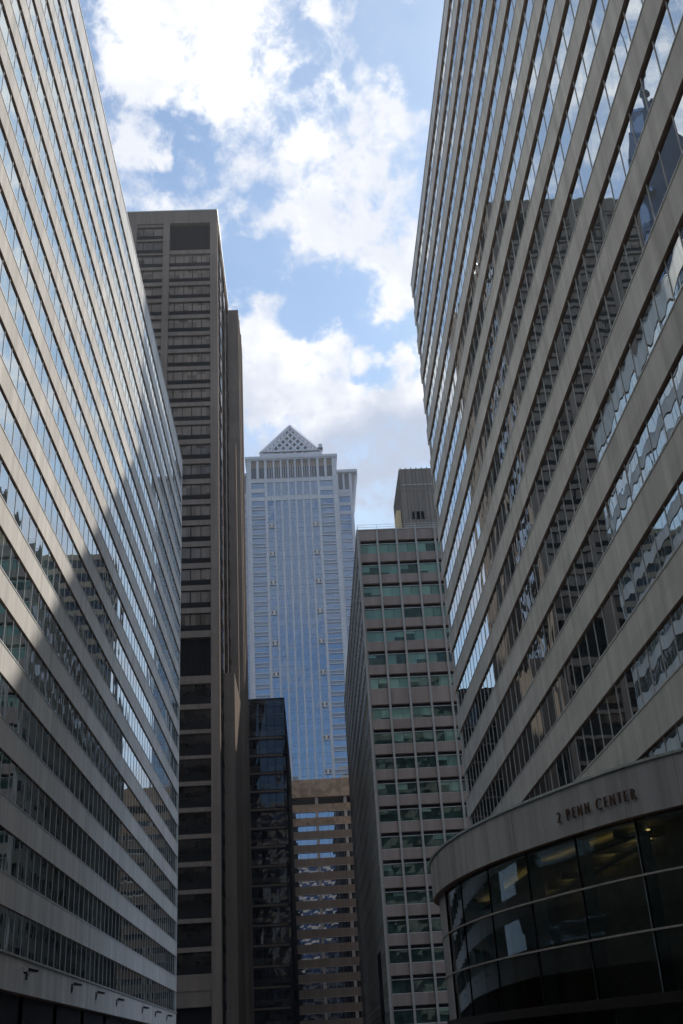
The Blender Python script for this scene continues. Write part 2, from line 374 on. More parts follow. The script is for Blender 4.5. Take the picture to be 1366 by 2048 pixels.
LEFT = slab('office_building', 'long pale-banded office block filling the left side, partly sunlit', 1, -16.0, 30, -60, 137.6, 8.24, 3.752, 18, 1.54, 78.7,
            M['spandrel'], M['glass_left'], M['mullion'], 1.7, 0.0, 5.98)
RIGHT = slab('office_building', 'long grey-banded office block filling the right side, behind the curved lobby', -1, 13.82, 30, -60, 95.6, 6.8, 3.745, 18, 1.60, 75.9,
            M['spandrel_r'], M['glass_right'], M['mullion'], 1.7, 0.6, 4.9, end_inset=0.8, rec=0.12)
# ground storey of the left block
mb = MB(); mb.box(-46, -16, -60, 137.6, 4.28, 5.98, M['spandrel'], bottom=M['soffit']); mb.box(-16.0, -15.9, -60, 137.6, 5.98, 6.1, M['mullion_d']); mb.build('entrance_fascia', LEFT)
mb = MB(); mb.box(-45, -18.5, -55, 136, G, 4.28, M['dark_recess'])
for y in range(-50, 136, 9): mb.box(-18.4, -16.6, y, y+1.1, G, 4.28, M['spandrel'])
mb.build('ground_floor_wall', LEFT)
mb = MB()
for i in range(9): mb.bar((-17.2, 58, 3.0+0.15*i), (-17.2, 70.5, 3.0+0.15*i), 0.10, 0.02, M['mullion_d'], (0.5, 0, 1))
for y in (58, 62.1, 66.3, 70.5): mb.box(-17.3, -17.1, y-0.05, y+0.05, G, 4.28, M['mullion_d'])
mb.build('louvre', LEFT)
mb = MB(); mb.box(14.5, 43, -60, 95, G, 4.9, M['lobby_wall']); mb.box(13.82, 14.5, -60, 30, 3.2, 4.9, M['spandrel_r']); mb.build('ground_floor_wall', RIGHT)
# flood lights on the left fascia
def lamp():
    r = thing('wall_lamp', '', 'wall lamp', (-16, 0, 5.4), 'flood lights on the left fascia')
    a = MB(); a.box(0, 0.06, -0.09, 0.09, -0.42, 0.10, M['lampmetal']); a.bar((0.03, 0, 0.02), (0.25, 0, 0.08), 0.06, 0.06, M['lampmetal']); a.bar((0.03, 0, -0.3), (0.22, 0, 0.04), 0.03, 0.03, M['lampmetal'])
    ao = a.build('bracket'); ao.parent = r
    h = MB(); h.quad([(0.14,-0.17,0.20),(0.66,-0.17,0.06),(0.66,0.17,0.06),(0.14,0.17,0.20)], M['lampmetal'])
    h.quad([(0.14,-0.17,0.20),(0.14,-0.17,0.02),(0.62,-0.17,-0.05),(0.66,-0.17,0.06)], M['lampmetal']); h.quad([(0.14,0.17,0.20),(0.66,0.17,0.06),(0.62,0.17,-0.05),(0.14,0.17,0.02)], M['lampmetal'])
    h.quad([(0.14,-0.17,0.02),(0.14,-0.17,0.20),(0.14,0.17,0.20),(0.14,0.17,0.02)], M['lampmetal']); h.quad([(0.66,-0.17,0.06),(0.62,-0.17,-0.05),(0.62,0.17,-0.05),(0.66,0.17,0.06)], M['lampmetal'])
    h.quad([(0.14,-0.17,0.02),(0.14,0.17,0.02),(0.62,0.17,-0.05),(0.62,-0.17,-0.05)], M['lampmetal'])
    ho = h.build('lamp_head'); ho.parent = r
    g = MB(); g.box(0.22, 0.55, -0.12, 0.12, -0.065, -0.04, M['lens']); go = g.build('lens'); go.parent = r
    return r
lamp0 = lamp()
LL = ['first floodlight from the near end of the left fascia, beside a white camera', 'second floodlight from the near end, on the pale fascia', 'third floodlight from the near end, on the pale fascia',
      'fourth floodlight from the near end, with a bright lens', 'fifth floodlight from the near end, third from the far corner', 'sixth floodlight from the near end, last but one before the corner', 'farthest floodlight, nearest the far corner of the left fascia']
for i, (y, z) in enumerate(((65.9, 5.43), (78.4, 5.45), (87.1, 5.42), (96.2, 5.38), (110.5, 5.38), (119.6, 5.37), (128.7, 5.35))):
    if i == 0: r = lamp0
    else:
        r = lamp0.copy(); COL.objects.link(r)
        for ch in list(lamp0.children):
            c = ch.copy(); COL.objects.link(c); c.parent = r
    r.location = (-16, y, z); r['label'] = LL[i]
r = thing('security_camera', 'small white dome security camera beside the first floodlight', 'camera', (-16, 64.0, 5.38))
mb = MB(); mb.box(-16, -15.94, 63.92, 64.08, 5.35, 5.6, M['white']); mb.bar((-15.97, 64, 5.52), (-15.6, 64, 5.55), 0.05, 0.05, M['white']); mb.build('bracket', r)
mb = MB(); mb.cyl((-15.6, 64, 5.50), (-15.6, 64, 5.28), 0.16, 0.12, M['white']); mb.cyl((-15.6, 64, 5.28), (-15.6, 64, 5.18), 0.12, 0.05, M['black']); mb.build('dome', r)
r = thing('awning', 'small red awning below the left fascia at the picture edge', 'awning', (-17, 62, 2.5))
mb = MB(); mb.quad([(-17.1, 67.3, 3.05), (-15.9, 67.3, 2.65), (-15.9, 70.6, 2.65), (-17.1, 70.6, 3.05)], M['red']); mb.quad([(-15.9, 67.3, 2.65), (-15.9, 67.3, 2.45), (-15.9, 70.6, 2.45), (-15.9, 70.6, 2.65)], M['red'])
mb.quad([(-17.1, 67.3, 3.02), (-17.1, 70.6, 3.02), (-15.92, 70.6, 2.62), (-15.92, 67.3, 2.62)], M['red']); mb.build('canvas', r)
mb = MB(); mb.bar((-17.1, 67.4, 2.45), (-15.9, 67.4, 2.55), 0.04, 0.04, M['black']); mb.bar((-17.1, 70.5, 2.45), (-15.9, 70.5, 2.55), 0.04, 0.04, M['black']); mb.build('frame', r)

# ------------------------------------------------------------------ dark brown tower with deep bays
def dark_tower():
    X1, Y0, Y1, X0, ROOF = -13.06, 166.5, 196.9, -44.8, 152.7
    r = thing('office_tower', 'tall dark brown concrete tower with recessed bronze windows beyond the left block', 'building', (-29, 182, G))
    mb = MB(); mb.box(X0+0.9, X1-0.9, Y0+1.6, Y1-0.3, G, ROOF-1, M['dark_recess']); mb.build('core_wall', r)
    piers = [(-14.45, X1), (-23.6, -22.35), (-30.05, -28.8), (-36.6, -35.4), (X0, -43.5)]
    bays = [(-22.35, -14.45), (-28.8, -23.6), (-35.4, -30.05), (-43.5, -36.6)]
    for a, b in piers:
        mb = MB(); mb.box(a, b, Y0, Y0+1.5, G, 149.55, M['brown']); mb.build('pier', r)
    mb = MB(); mb.box(X0, X1, Y0, Y1, 149.55, ROOF, M['brown']); mb.box(X0-0.05, X1+0.05, Y0-0.05, Y1+0.05, ROOF, ROOF+0.2, M['coping']); mb.build('parapet', r)
    tops = [102.98+(138.23-102.98)*k/9 for k in range(9, -1, -1)] + [66.8+(102.98-66.8)*k/9 for k in range(8, -1, -1)]
    for bi, (a, b) in enumerate(bays):
        rows = []
        if bi == 0:
            zt = 141.96
            mb = MB(); mb.box(a, b, Y0+1.1, Y0+1.4, 142.9, 149.55, M['black'])
            n = int((b-a)/0.4)
            for i in range(n): mb.box(a+0.2+i*0.4, a+0.28+i*0.4, Y0+0.85, Y0+1.1, 142.9, 149.55, M['black'])
            mb.build('louvre', r)
            rows = [141.96]+tops
        else: rows = [148.9, 145.4, 141.96]+tops
        rows2 = rows
        for i, z in enumerate(rows2):
            zn = rows2[i-1] if i else z+0.9
            hh = (rows2[i+1] if i+1 < len(rows2) else z-3.9)
            # pane, black sill panel, concrete ledge
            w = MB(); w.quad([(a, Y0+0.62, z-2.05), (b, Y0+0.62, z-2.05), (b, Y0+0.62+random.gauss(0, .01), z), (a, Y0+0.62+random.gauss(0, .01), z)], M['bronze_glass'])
            wo = w.build('window', r)
            f = MB(); f.box(a, b, Y0+0.45, Y0+0.75, z-3.08, z-2.05, M['black']); n = 5 if b-a > 6 else 3
            st = (b-a)/(n-0.35)
            for j in range(n+1):
                x = b-j*st
                if x > a: f.box(x-(0.10 if j % 2 == 0 else 0.05), x+(0.0 if j == 0 else 0.05), Y0+0.54, Y0+0.75, z-2.05, z, M['black'])
            f.box(a, b, Y0+0.56, Y0+0.75, z-0.08, z, M['black'])
            sub(f, 'window_frame', wo)
            led = MB(); led.box(a, b, Y0+0.25, Y0+1.5, (hh if i+1 < len(rows2) else 62.6), z-3.08, M['brown']); led.build('ledge', r)
        mb = MB(); mb.box(a, b, Y0+0.25, Y0+1.5, rows2[0], 149.55 if bi else 142.9, M['brown']); mb.build('ledge', r)
        mb = MB(); mb.box(a, b, Y0+1.1, Y0+1.4, 56.08, 62.6, M['black'])
        for i in range(int((b-a)/0.4)): mb.box(a+0.2+i*0.4, a+0.28+i*0.4, Y0+0.85, Y0+1.1, 56.08, 62.6, M['black'])
        mb.build('louvre', r)
        low = [(56.08, 54.79), (51.44, 50.65), (47.36, 46.74), (43.3, 42.77), (39.33, 38.66), (35.36, 34.71), (31.44, 30.8), (27.46, 26.77), (23.56, 22.95), (19.55, 18.95), (15.69, 15.05), (12.11, 7.86)]
        for i, (p, q) in enumerate(low):
            mb = MB(); mb.box(a, b, Y0+0.25, Y0+1.5, q, p, M['brown'], bottom=M['soffit'])
            if i == 11: mb.box(a, b, Y0+0.15, Y0+0.25, 9.95, 12.11, M['brown'])
            mb.build('ledge', r)
            if i < 11:
                z1, z0 = q, low[i+1][0]; zm = z0+(z1-z0)*0.34
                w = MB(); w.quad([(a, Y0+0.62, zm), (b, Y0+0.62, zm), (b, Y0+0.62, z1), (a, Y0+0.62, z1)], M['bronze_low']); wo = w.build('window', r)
                f = MB(); f.box(a, b, Y0+0.5, Y0+0.75, z0, zm, M['black']); n = 5 if b-a > 6 else 3; st = (b-a)/(n-0.35)
                for j in range(n+1):
                    x = b-j*st
                    if x > a: f.box(x-0.06, x+(0 if j == 0 else 0.05), Y0+0.54, Y0+0.75, zm, z1, M['black'])
                sub(f, 'window_frame', wo)
        mb = MB(); mb.box(a, b, Y0+1.5, Y0+1.6, G, 7.86, M['black']); mb.build('entrance_wall', r)
    # street-side face
    ps = [(Y0+1.5, Y0+1.9), (176.0, 177.0), (186.0, 187.0), (Y1-0.8, Y1)]
    for a, b in ps:
        mb = MB(); mb.box(X1-1.2, X1, a, b, G, 149.55, M['brown_y']); mb.build('pier', r)
    for a, b in ((168.4, 176.0), (177.0, 186.0), (187.0, 196.1)):
        for i, z in enumerate([141.96+3.5, 141.96]+tops+[62.6-3.93*j for j in range(15)]):
            w = MB(); t1, t2 = random.gauss(0, .006), random.gauss(0, .006)
            w.quad([(X1-0.21+t1, a, z-2.9), (X1-0.03-t2, b, z-2.9), (X1-0.03-t1, b, z), (X1-0.21+t2, a, z)], M['side_glass']); wo = w.build('window', r)
            f = MB(); f.box(X1-0.5, X1-0.03, a, b, z-3.95, z-2.9, M['black'])
            n = 5
            for j in range(1, n): f.box(X1-0.12, X1-0.03, a+(b-a)*j/n-0.05, a+(b-a)*j/n+0.05, z-2.9, z, M['black'])
            sub(f, 'window_frame', wo)
    # stepped service shafts on the street side
    mb = MB(); mb.box(-20, -10.9, Y1+0.05, 212, G, 151.2, M['brown_y']); mb.box(-11.6, -10.75, 199, 200, G, 150, M['brown_y']); mb.box(-11.6, -10.7, 204.5, 205.4, G, 150, M['brown_y'])
    mb.box(-11.6, -10.78, 209, 210.0, G, 148, M['brown_y']); mb.build('service_shaft', r)
    mb = MB(); mb.box(X1-0.5, -11.65, 193.6, Y1+0.04, G, 115.0, M['brown_y']); mb.build('service_shaft', r)
    mb = MB(); mb.box(X1-0.5, -11.35, 176.2, 193.5, G, 59.5, M['brown_y']); mb.build('service_shaft', r)
    mb = MB()
    for y in (198, 202, 207, 211.5): mb.cyl((-11.2, y, 151.2), (-11.2, y, 152.3), 0.03, 0.03, M['mullion'], 6)
    for z in (151.7, 152.3): mb.bar((-11.2, 197.2, z), (-11.2, 211.8, z), 0.05, 0.05, M['mullion'])
    mb.bar((-19.5, 197.2, 152.3), (-11.2, 197.2, 152.3), 0.05, 0.05, M['mullion']); mb.build('roof_railing', r)
dark_tower()

# ------------------------------------------------------------------ green-windowed building in the middle right
def green_building():
    X0, X1, Y0, Y1, ROOF = 9.85, 62.0, 159.0, 252.0, 76.75
    r = thing('office_building', 'pinkish brick office block with green ribbon windows and pale vertical fins', 'building', (36, 205, G))
    mb = MB(); mb.box(X0+0.5, X1-0.3, Y0+1.0, Y1-0.3, G, ROOF-0.6, M['dark_recess']); mb.build('core_wall', r)
    # front: (spandrel bottom, top) measured; the deeper one marks the mechanical storey
    rows = []; z = 73.95; rows.append((z, ROOF))
    sill = [69.0]
    tops = []
    # window rows: head z1, sill z0
    wins = []
    zz = 72.55; deep = 6
    SILLS = [72.66, 68.9, 65.15, 61.35]
    for k in range(20):
        q = 72.66-3.765*k-(1.0 if k > 6 else 0.0)
        wins.append((q+0.05, q+1.72))
    prev = ROOF
    for k, (a, b) in enumerate(wins):
        mb = MB(); mb.box(X0, X1, Y0, Y0+0.9, b+0.55, prev, M['pink'], bottom=M['soffit']); mb.build('spandrel', r)
        w = MB(); x = X0+0.3
        while x < X1-0.3:
            x2 = min(x+1.565, X1-0.3); t1 = random.gauss(0, .004)
            w.quad([(x, Y0+0.55+t1, a), (x2, Y0+0.55-t1, a), (x2, Y0+0.55+t1, b), (x, Y0+0.55-t1, b)], M['green_glass']); x = x2
        wo = w.build('window_band', r)
        f = MB(); f.box(X0+0.3, X1-0.3, Y0+0.6, Y0+0.8, b, b+0.55, M['black']); f.box(X0+0.3, X1-0.3, Y0+0.35, Y0+0.6, b, b+0.09, M['mullion']); f.box(X0+0.3, X1-0.3, Y0+0.2, Y0+0.56, a-0.09, a, M['mullion'])  # black strip over each window head stands in for soffit shade
        x = X0+0.3+1.565
        while x < X1-0.5: f.box(x-0.02, x+0.02, Y0+0.51, Y0+0.56, a, b, M['dark_recess']); x += 1.565
        sub(f, 'window_frame', wo)
        prev = a-0.09
    mb = MB(); mb.box(X0, X1, Y0, Y0+0.9, G, prev, M['pink']); mb.build('spandrel', r)
    x = X0+0.12
    i = 0
    while x < X1:
        mb = MB(); mb.box(x-0.16, x+0.16, Y0-0.35, Y0+0.0 if True else 0, G, ROOF-0.02, M['fin']); mb.build('fin', r); x += 3.13; i += 1
    mb = MB(); mb.box(X0-0.05, X1+0.05, Y0-0.1, Y1+0.05, ROOF, ROOF+0.18, M['mullion_d']); mb.build('coping', r)
    # long side: ribbed precast with slit windows
    mb = MB(); mb.box(X0-0.02, X0+0.5, Y0+0.02, Y1, G, ROOF-0.01, M['side_panel']); mb.build('side_wall', r)
    for k in range(20):
        a = wins[k][0]
        w = MB(); y = Y0+1.6
        while y < Y1-1:
            w.box(X0-0.05, X0+0.1, y, y+1.15, a+0.0, a+1.75, M['slit']); y += 3.13
        w.box(X0-0.04, X0+0.1, Y0+1.6, Y1-2, a-0.06, a+0.02, M['side_panel']); w.build('window_row', r)
    mb = MB(); y = Y0+0.3
    while y < Y1-0.5:
        mb.box(X0-0.10, X0-0.02, y+0.2, y+0.5, 6.0, ROOF-0.5, M['side_panel']); y += 3.13
    for k in range(20): mb.box(X0-0.08, X0-0.02, Y0+0.2, Y1-0.2, wins[k][0]-0.9, wins[k][0]-0.7, M['side_panel'])
    mb.build('rib', r)
    mb = MB(); mb.box(X0-0.15, X0+0.3, 170, 178, 2, 14, M['black']); mb.build('side_opening', r)
    # rooftop plant tower of ribbed concrete
    mb = MB(); mb.box(18.45, 60, 165.0, 180.0, ROOF+0.1, 91.2, M['ribbed']); 
    x = 18.45
    while x < 40:
        mb.box(x, x+0.16, 164.82, 165.0, ROOF+4, 91.35, M['ribbed']); x += 0.92
    y = 165.4
    while y < 180: mb.box(18.27, 18.45, y, y+0.16, ROOF+4, 91.35, M['ribbed']); y += 0.92
    mb.box(18.4, 60, 164.9, 165.0, 87.9, 88.15, M['mullion_d'])
    po = mb.build('rooftop_plant', r)
    mb = MB(); mb.box(19.85, 22.0, 164.85, 164.98, 81.4, 82.8, M['black'])
    for i in range(4): mb.box(19.85+i*0.68, 19.93+i*0.68, 164.78, 164.86, 81.4, 82.8, M['ribbed'])
    sub(mb, 'louvre', po)
    mb = MB(); mb.box(17.4, 18.2, 167, 171, ROOF+0.2, 84.2, M['sunlit_cream']); mb.build('sunlit_sliver', r)  # added box whose cream colour stands in for a sunlit sliver of wall
    mb = MB()
    x = X0+0.2
    while x < 40: mb.cyl((x, Y0+0.3, ROOF+0.18), (x, Y0+0.3, ROOF+1.15), 0.03, 0.03, M['mullion'], 6); x += 3.13
    for z in (ROOF+0.7, ROOF+1.15): mb.bar((X0+0.2, Y0+0.3, z), (40, Y0+0.3, z), 0.04, 0.04, M['mullion'])
    for z in (ROOF+0.7, ROOF+1.15): mb.bar((X0+0.2, Y0+0.3, z), (X0+0.2, Y1, z), 0.04, 0.04, M['mullion'])
    mb.build('roof_railing', r)
green_building()

# ------------------------------------------------------------------ black glass building
def black_building():
    X0, X1, Y0, Y1, ROOF = -30.0, -4.15, 227.0, 301.0, 70.2
    r = thing('office_building', 'black glass office block with thin beige ledges behind the brown tower', 'building', (-17, 264, G))
    mb = MB(); mb.box(X0, X1-0.5, Y0+0.5, Y1, G, ROOF-0.4, M['dark_recess']); mb.build('core_wall', r)
    zs = [62.1-3.73*k for k in range(17)]
    prev = ROOF
    mull = [X1-0.5-1.62*j for j in range(15)]
    for i, z in enumerate(zs):
        w = MB()
        for j in range(15):
            b = X1 if j == 0 else mull[j-1]
            a = mull[j]
            if a < X0: break
            t1 = random.gauss(0, .012)
            w.quad([(a, Y0+t1, z), (b, Y0-t1, z), (b, Y0+t1, prev-0.0), (a, Y0-t1, prev-0.0)], M['black_glass'])
        wo = w.build('window_band', r)
        f = MB()
        for x in mull: f.box(x-0.05, x+0.05, Y0-0.14, Y0+0.05, z, prev, M['black'])
        f.box(X0, X1, Y0-0.16, Y0, z+0.0, z+0.10, M['black']); f.box(X0, X1, Y0-0.12, Y0, z-0.75, z-0.65, M['black'])
        if i == 0:
            for q in (64.5, 66.6, 68.6): f.box(X0, X1, Y0-0.08, Y0, q, q+0.06, M['black'])
        sub(f, 'window_frame', wo)
        l = MB(); l.box(X0, X1-0.5, Y0-0.05, Y0+0.3, z-0.38, z, M['ledge']); l.box(X0, X1, Y0-0.02, Y0+0.2, z-0.56, z-0.38, M['black']); l.build('ledge', r)
        # side
        w = MB(); y = Y0+0.1
        while y < Y1: w.quad([(X1, y, z), (X1, min(y+4.5, Y1), z), (X1, min(y+4.5, Y1), prev), (X1, y, prev)], M['black_glass']); y += 4.5
        wo = w.build('window_band', r)
        f = MB(); f.box(X1-0.1, X1+0.12, Y0, Y1, z-0.55, z-0.35, M['black']); f.box(X1-0.1, X1+0.12, Y0, Y1, z-0.1, z+0.08, M['black']); y = Y0+0.1
        while y < Y1: f.box(X1-0.02, X1+0.10, y-0.06, y+0.06, z-0.5, prev, M['black']); y += 1.5
        sub(f, 'window_frame', wo)
        prev = z-0.55
    mb = MB(); mb.box(X0, X1+0.15, Y0-0.15, Y1, ROOF, ROOF+0.3, M['black']); mb.build('parapet', r)
    mb = MB(); mb.box(X0, X1, Y0+0.01, Y1, G, prev, M['dark_recess']); mb.build('ground_floor_wall', r)
black_building()

# ------------------------------------------------------------------ tan banded building at the end of the street
def tan_building():
    X0, X1, Y0, Y1, ROOF = -30.0, 44.0, 304.0, 340.0, 70.4
    r = thing('hotel', 'tan banded building with blue ribbon windows closing the street below the blue skyscraper', 'building', (7, 320, G))
    mb = MB(); mb.box(X0+0.5, X1-0.5, Y0+2, Y1, G, ROOF-3, M['dark_recess']); mb.build('core_wall', r)
    mb = MB(); mb.box(X0, X1, Y0-0.6, Y0+2, 65.5, ROOF, M['tan_top_lit'], bottom=M['redbrown']); mb.build('parapet', r)
    mb = MB(); mb.box(X0, X1, Y0+2.5, Y0+3, 62, 65.5, M['redbrown']); mb.build('terrace_wall', r)
    sp = 63.65; pitch = 3.6
    piers = [2.6+7.9*j for j in range(-4, 6)]
    for k in range(17):
        zt = sp-pitch*k; zb = zt-2.1
        mb = MB(); mb.box(X0, X1, Y0, Y0+2, zb, zt, M['tan_top_lit'] if k < 2 else M['tan']); mb.box(X0, X1, Y0-0.05, Y0+0.1, zb-0.001, zb+0.1, M['white_pier']); mb.build('spandrel', r)
        w = MB(); x = X0
        while x < X1-0.1:
            t1 = random.gauss(0, .002); t2 = random.gauss(0, .002)
            w.quad([(x, Y0+0.5+t1, zb-1.5), (x+1.98, Y0+0.5-t1, zb-1.5), (x+1.98, Y0+0.5+t2, zb), (x, Y0+0.5-t2, zb)], M['tan_glass']); x += 1.98
        wo = w.build('window_band', r)
        f = MB(); x = X0
        while x < X1: f.box(x-0.04, x+0.04, Y0+0.4, Y0+0.5, zb-1.5, zb, M['mullion_d']); x += 1.98
        sub(f, 'window_frame', wo)
    for x in piers:
        mb = MB(); mb.box(x-0.42, x+0.42, Y0+0.1, Y0+0.6, G, 65.5, M['white_pier']); mb.build('pier', r)
tan_building()

# ------------------------------------------------------------------ blue and grey skyscraper with the pyramid roof
def skyscraper():
    CX, Y0 = -0.75, 390.0
    r = thing('skyscraper', 'tall blue glass and pale granite skyscraper topped by a latticed pyramid', 'skyscraper', (CX, Y0+22, G))
    g = M['granite']; gp = M['granite_plain']
    mb = MB(); mb.box(CX-17.6, CX+17.6, Y0+0.8, Y0+42, G, 222, M['dark_recess']); mb.build('core_wall', r)
    mb = MB(); mb.box(CX-24.0, CX+24.0, Y0+4.4, Y0+40, G, 214, M['dark_recess']); mb.build('shoulder_core', r)
    # main piers
    for s in (-1, 1):
        for a, b, z in ((16.6, 18.3, 222.4), (10.2, 11.2, 222.4)):
            x0, x1 = sorted((CX+s*a, CX+s*b)); mb = MB(); mb.box(x0, x1, Y0-0.6, Y0+1.2, G, z, g); mb.build('pier', r)
        x0, x1 = sorted((CX+s*17.0, CX+s*18.3)); mb = MB(); mb.box(x0, x1, Y0+1.25, Y0+42, G, 222.4, g); mb.build('side_wall', r)
    cols = [CX-9.35+3.117*j+0.0 for j in range(0, 7)]
    xs = [CX-10.2]+[CX-10.2+20.4*(j)/7 for j in range(1, 7)]+[CX+10.2]
    for x in xs[1:-1]:
        mb = MB(); mb.box(x-0.32, x+0.32, Y0-0.35, Y0+0.3, G, 213.5, g); mb.box(x-0.32, x+0.32, Y0-0.6, Y0-0.02, 213.5, 222.4, gp); mb.build('column', r)
    fz = lambda k: 203.3-4.13*k
    for j in range(7):
        a, b = xs[j], xs[j+1]
        w = MB()
        z = 203.3
        while z > 0:
            t1 = random.gauss(0, .01)
            w.quad([(a, Y0+0.1+t1, z-4.13), (b, Y0+0.1-t1, z-4.13), (b, Y0+0.1+t1, z), (a, Y0+0.1-t1, z)], M['blue_glass']); z -= 4.13
        wo = w.build('window_strip', r)
        f = MB(); z = 203.3
        while z > 0:
            f.box(a, b, Y0-0.02, Y0+0.08, z-0.12, z, M['blue_line']); f.box(a, b, Y0-0.0, Y0+0.08, z-1.5, z-1.4, M['blue_line']); z -= 4.13
        f.box((a+b)/2-0.05, (a+b)/2+0.05, Y0-0.01, Y0+0.08, 0, 203.3, M['blue_line'])
        sub(f, 'window_frame', wo)
        # top two storeys of the centre
        w = MB(); w.quad([(a, Y0+0.1, 205.6), (b, Y0+0.1, 205.6), (b, Y0+0.1, 211.6), (a, Y0+0.1, 211.6)], M['blue_glass']); wo = w.build('window', r)
        f = MB()
        for q in (0.33, 0.66): f.box(a+(b-a)*q-0.1, a+(b-a)*q+0.1, Y0-0.1, Y0+0.08, 205.6, 211.6, M['mullion_d'])
        sub(f, 'window_frame', wo)
    mb = MB(); mb.box(CX-10.2, CX+10.2, Y0-0.2, Y0+0.7, 203.4, 205.5, g); mb.box(CX-10.2, CX+10.2, Y0-0.2, Y0+0.7, 211.7, 213.5, g); mb.build('spandrel', r)
    # columns of the crown, open loggia
    for j in range(7):
        a, b = xs[j], xs[j+1]
        mb = MB(); mb.quad([(a, Y0+0.7, 213.5), (b, Y0+0.7, 213.5), (b, Y0+0.7, 219.2), (a, Y0+0.7, 219.2)], M['slate_glass'])
        for q in (0.33, 0.66): mb.box(a+(b-a)*q-0.08, a+(b-a)*q+0.08, Y0+0.4, Y0+0.68, 213.5, 219.2, M['mullion'])
        mb.box(a, b, Y0+0.75, Y0+0.8, 219.2, 222.4, M['tan']); mb.build('crown_window', r)
    for s in (-1, 1):
        x0, x1 = sorted((CX+s*11.2, CX+s*16.6)); xm = (x0+x1)/2
        mb = MB(); mb.box(x0, x1, Y0-0.3, Y0+0.7, 211.7, 213.5, g); mb.box(xm-0.5, xm+0.5, Y0-0.5, Y0+0.7, 213.5, 222.4, g)
        mb.quad([(x0, Y0+0.6, 213.5), (x1, Y0+0.6, 213.5), (x1, Y0+0.6, 219.0), (x0, Y0+0.6, 219.0)], M['slate_glass']); mb.box(x0, x1, Y0+0.65, Y0+0.8, 219.0, 222.4, M['tan'])
        mb.build('crown_window', r)
        # two broad storeys then the double-railed storeys
        for a, b in ((209.0, 211.7), (205.0, 207.2), (201.0, 203.4)):
            w = MB(); w.quad([(x0, Y0+0.1, a), (x1, Y0+0.1, a), (x1, Y0+0.1, b), (x0, Y0+0.1, b)], M['blue_glass']); w.build('window', r)
        mb = MB(); mb.box(x0, x1, Y0-0.2, Y0+0.7, 207.2, 209.0, g); mb.box(x0, x1, Y0-0.2, Y0+0.7, 203.4, 205.0, g); mb.build('spandrel', r)
        z = 201.0
        while z > 2:
            w = MB(); t1 = random.gauss(0, .01)
            w.quad([(x0, Y0+0.1+t1, z-4.13), (x1, Y0+0.1-t1, z-4.13), (x1, Y0+0.1+t1, z), (x0, Y0+0.1-t1, z)], M['blue_glass']); wo = w.build('window', r)
            f = MB(); f.box(x0, x1, Y0-0.35, Y0+0.08, z-0.35, z, gp); f.box(x0, x1, Y0-0.35, Y0+0.08, z-1.75, z-1.4, gp)
            f.box(x0, x1, Y0-0.05, Y0+0.08, z-1.35, z-0.4, M['blue_line']); sub(f, 'rail', wo)
            z -= 4.13
        # pale blocks every third storey in the outer strip of the centre
        z = 192.1; xa = CX+s*9.75-1.3 if s > 0 else CX-9.75-0.15; 
        xa, xb = (CX+7.45, CX+10.1) if s > 0 else (CX-10.1, CX-7.45)
        while z > 10:
            mb = MB(); mb.box(xa, xb, Y0-0.45, Y0+0.05, z-0.95, z-0.55, gp); mb.box(xa, xb, Y0-0.45, Y0+0.05, z+0.65, z+0.95, gp)
            mb.box(xa, xa+0.35, Y0-0.45, Y0+0.05, z-0.55, z+0.65, gp); mb.box(xb-0.35, xb, Y0-0.45, Y0+0.05, z-0.55, z+0.65, gp); mb.box((xa+xb)/2-0.45, (xa+xb)/2+0.45, Y0-0.5, Y0+0.05, z-0.55, z+0.65, M['white_pier'])
            mb.quad([(xa, Y0-0.1, z-0.55), (xb, Y0-0.1, z-0.55), (xb, Y0-0.1, z+0.65), (xa, Y0-0.1, z+0.65)], M['dark_recess']); mb.build('stone_block', r); z -= 12.39
    # cornice, attic
    mb = MB(); mb.box(CX-19.0, CX+19.0, Y0-1.2, Y0+42.5, 222.4, 223.5, gp); mb.box(CX-18.6, CX+18.6, Y0-0.9, Y0+42, 221.9, 222.4, gp)
    for j in range(20): mb.cyl((CX-18.6+j*1.95, Y0-0.9, 223.5), (CX-18.6+j*1.95, Y0-0.9, 224.2), 0.05, 0.05, M['mullion_d'], 5)
    mb.build('cornice', r)
    mb = MB(); mb.box(CX-13.0, CX+13.0, Y0+4, Y0+36, 223.5, 228.4, gp)
    for j in range(5):
        x = CX-5.6+2.95*j-0.9
        mb.box(x, x+1.9, Y0+3.9, Y0+4.0, 227.6, 228.3, M['dark_recess']); mb.box(x, x+1.9, Y0+3.9, Y0+4.0, 225.3, 226.1, M['dark_recess'])
    mb.build('attic', r)
    mb = MB(); mb.box(CX+11.6, CX+13.2, Y0+3.2, Y0+6, 229.2, 231.0, gp); mb.box(CX+11.2, CX+13.4, Y0+3.0, Y0+6, 228.8, 229.2, M['dark_recess']); mb.build('roof_lantern', r)
    # latticed pyramid
    ym = Y0+20; H = 12.3; zb, za = 228.4, 250.3
    A = Vector((CX, ym, za))
    C4 = [Vector((CX-H, Y0+4.5, zb)), Vector((CX+H, Y0+4.5, zb)), Vector((CX+H, ym*2-Y0-4.5, zb)), Vector((CX-H, ym*2-Y0-4.5, zb))]
    mb = MB(); 
    for c in C4: mb.bar(c, c.lerp(A, 0.985), 2.3, 1.0, gp)
    for i in range(4): mb.bar(C4[i], C4[(i+1) % 4], 1.0, 1.2, gp)
    N = 8
    for i in range(4):
        P, Q = C4[i], C4[(i+1) % 4]; nrm = (Q-P).cross(A-P).normalized()
        for k in range(1, N):
            s_ = k/N
            mb.bar(P.lerp(Q, s_), P.lerp(A, s_), 0.75, 0.5, gp, nrm); mb.bar(P.lerp(Q, s_), Q.lerp(A, 1-s_), 0.75, 0.5, gp, nrm)
    po = mb.build('pyramid_lattice', r)
    mb = MB(); q = 0.86
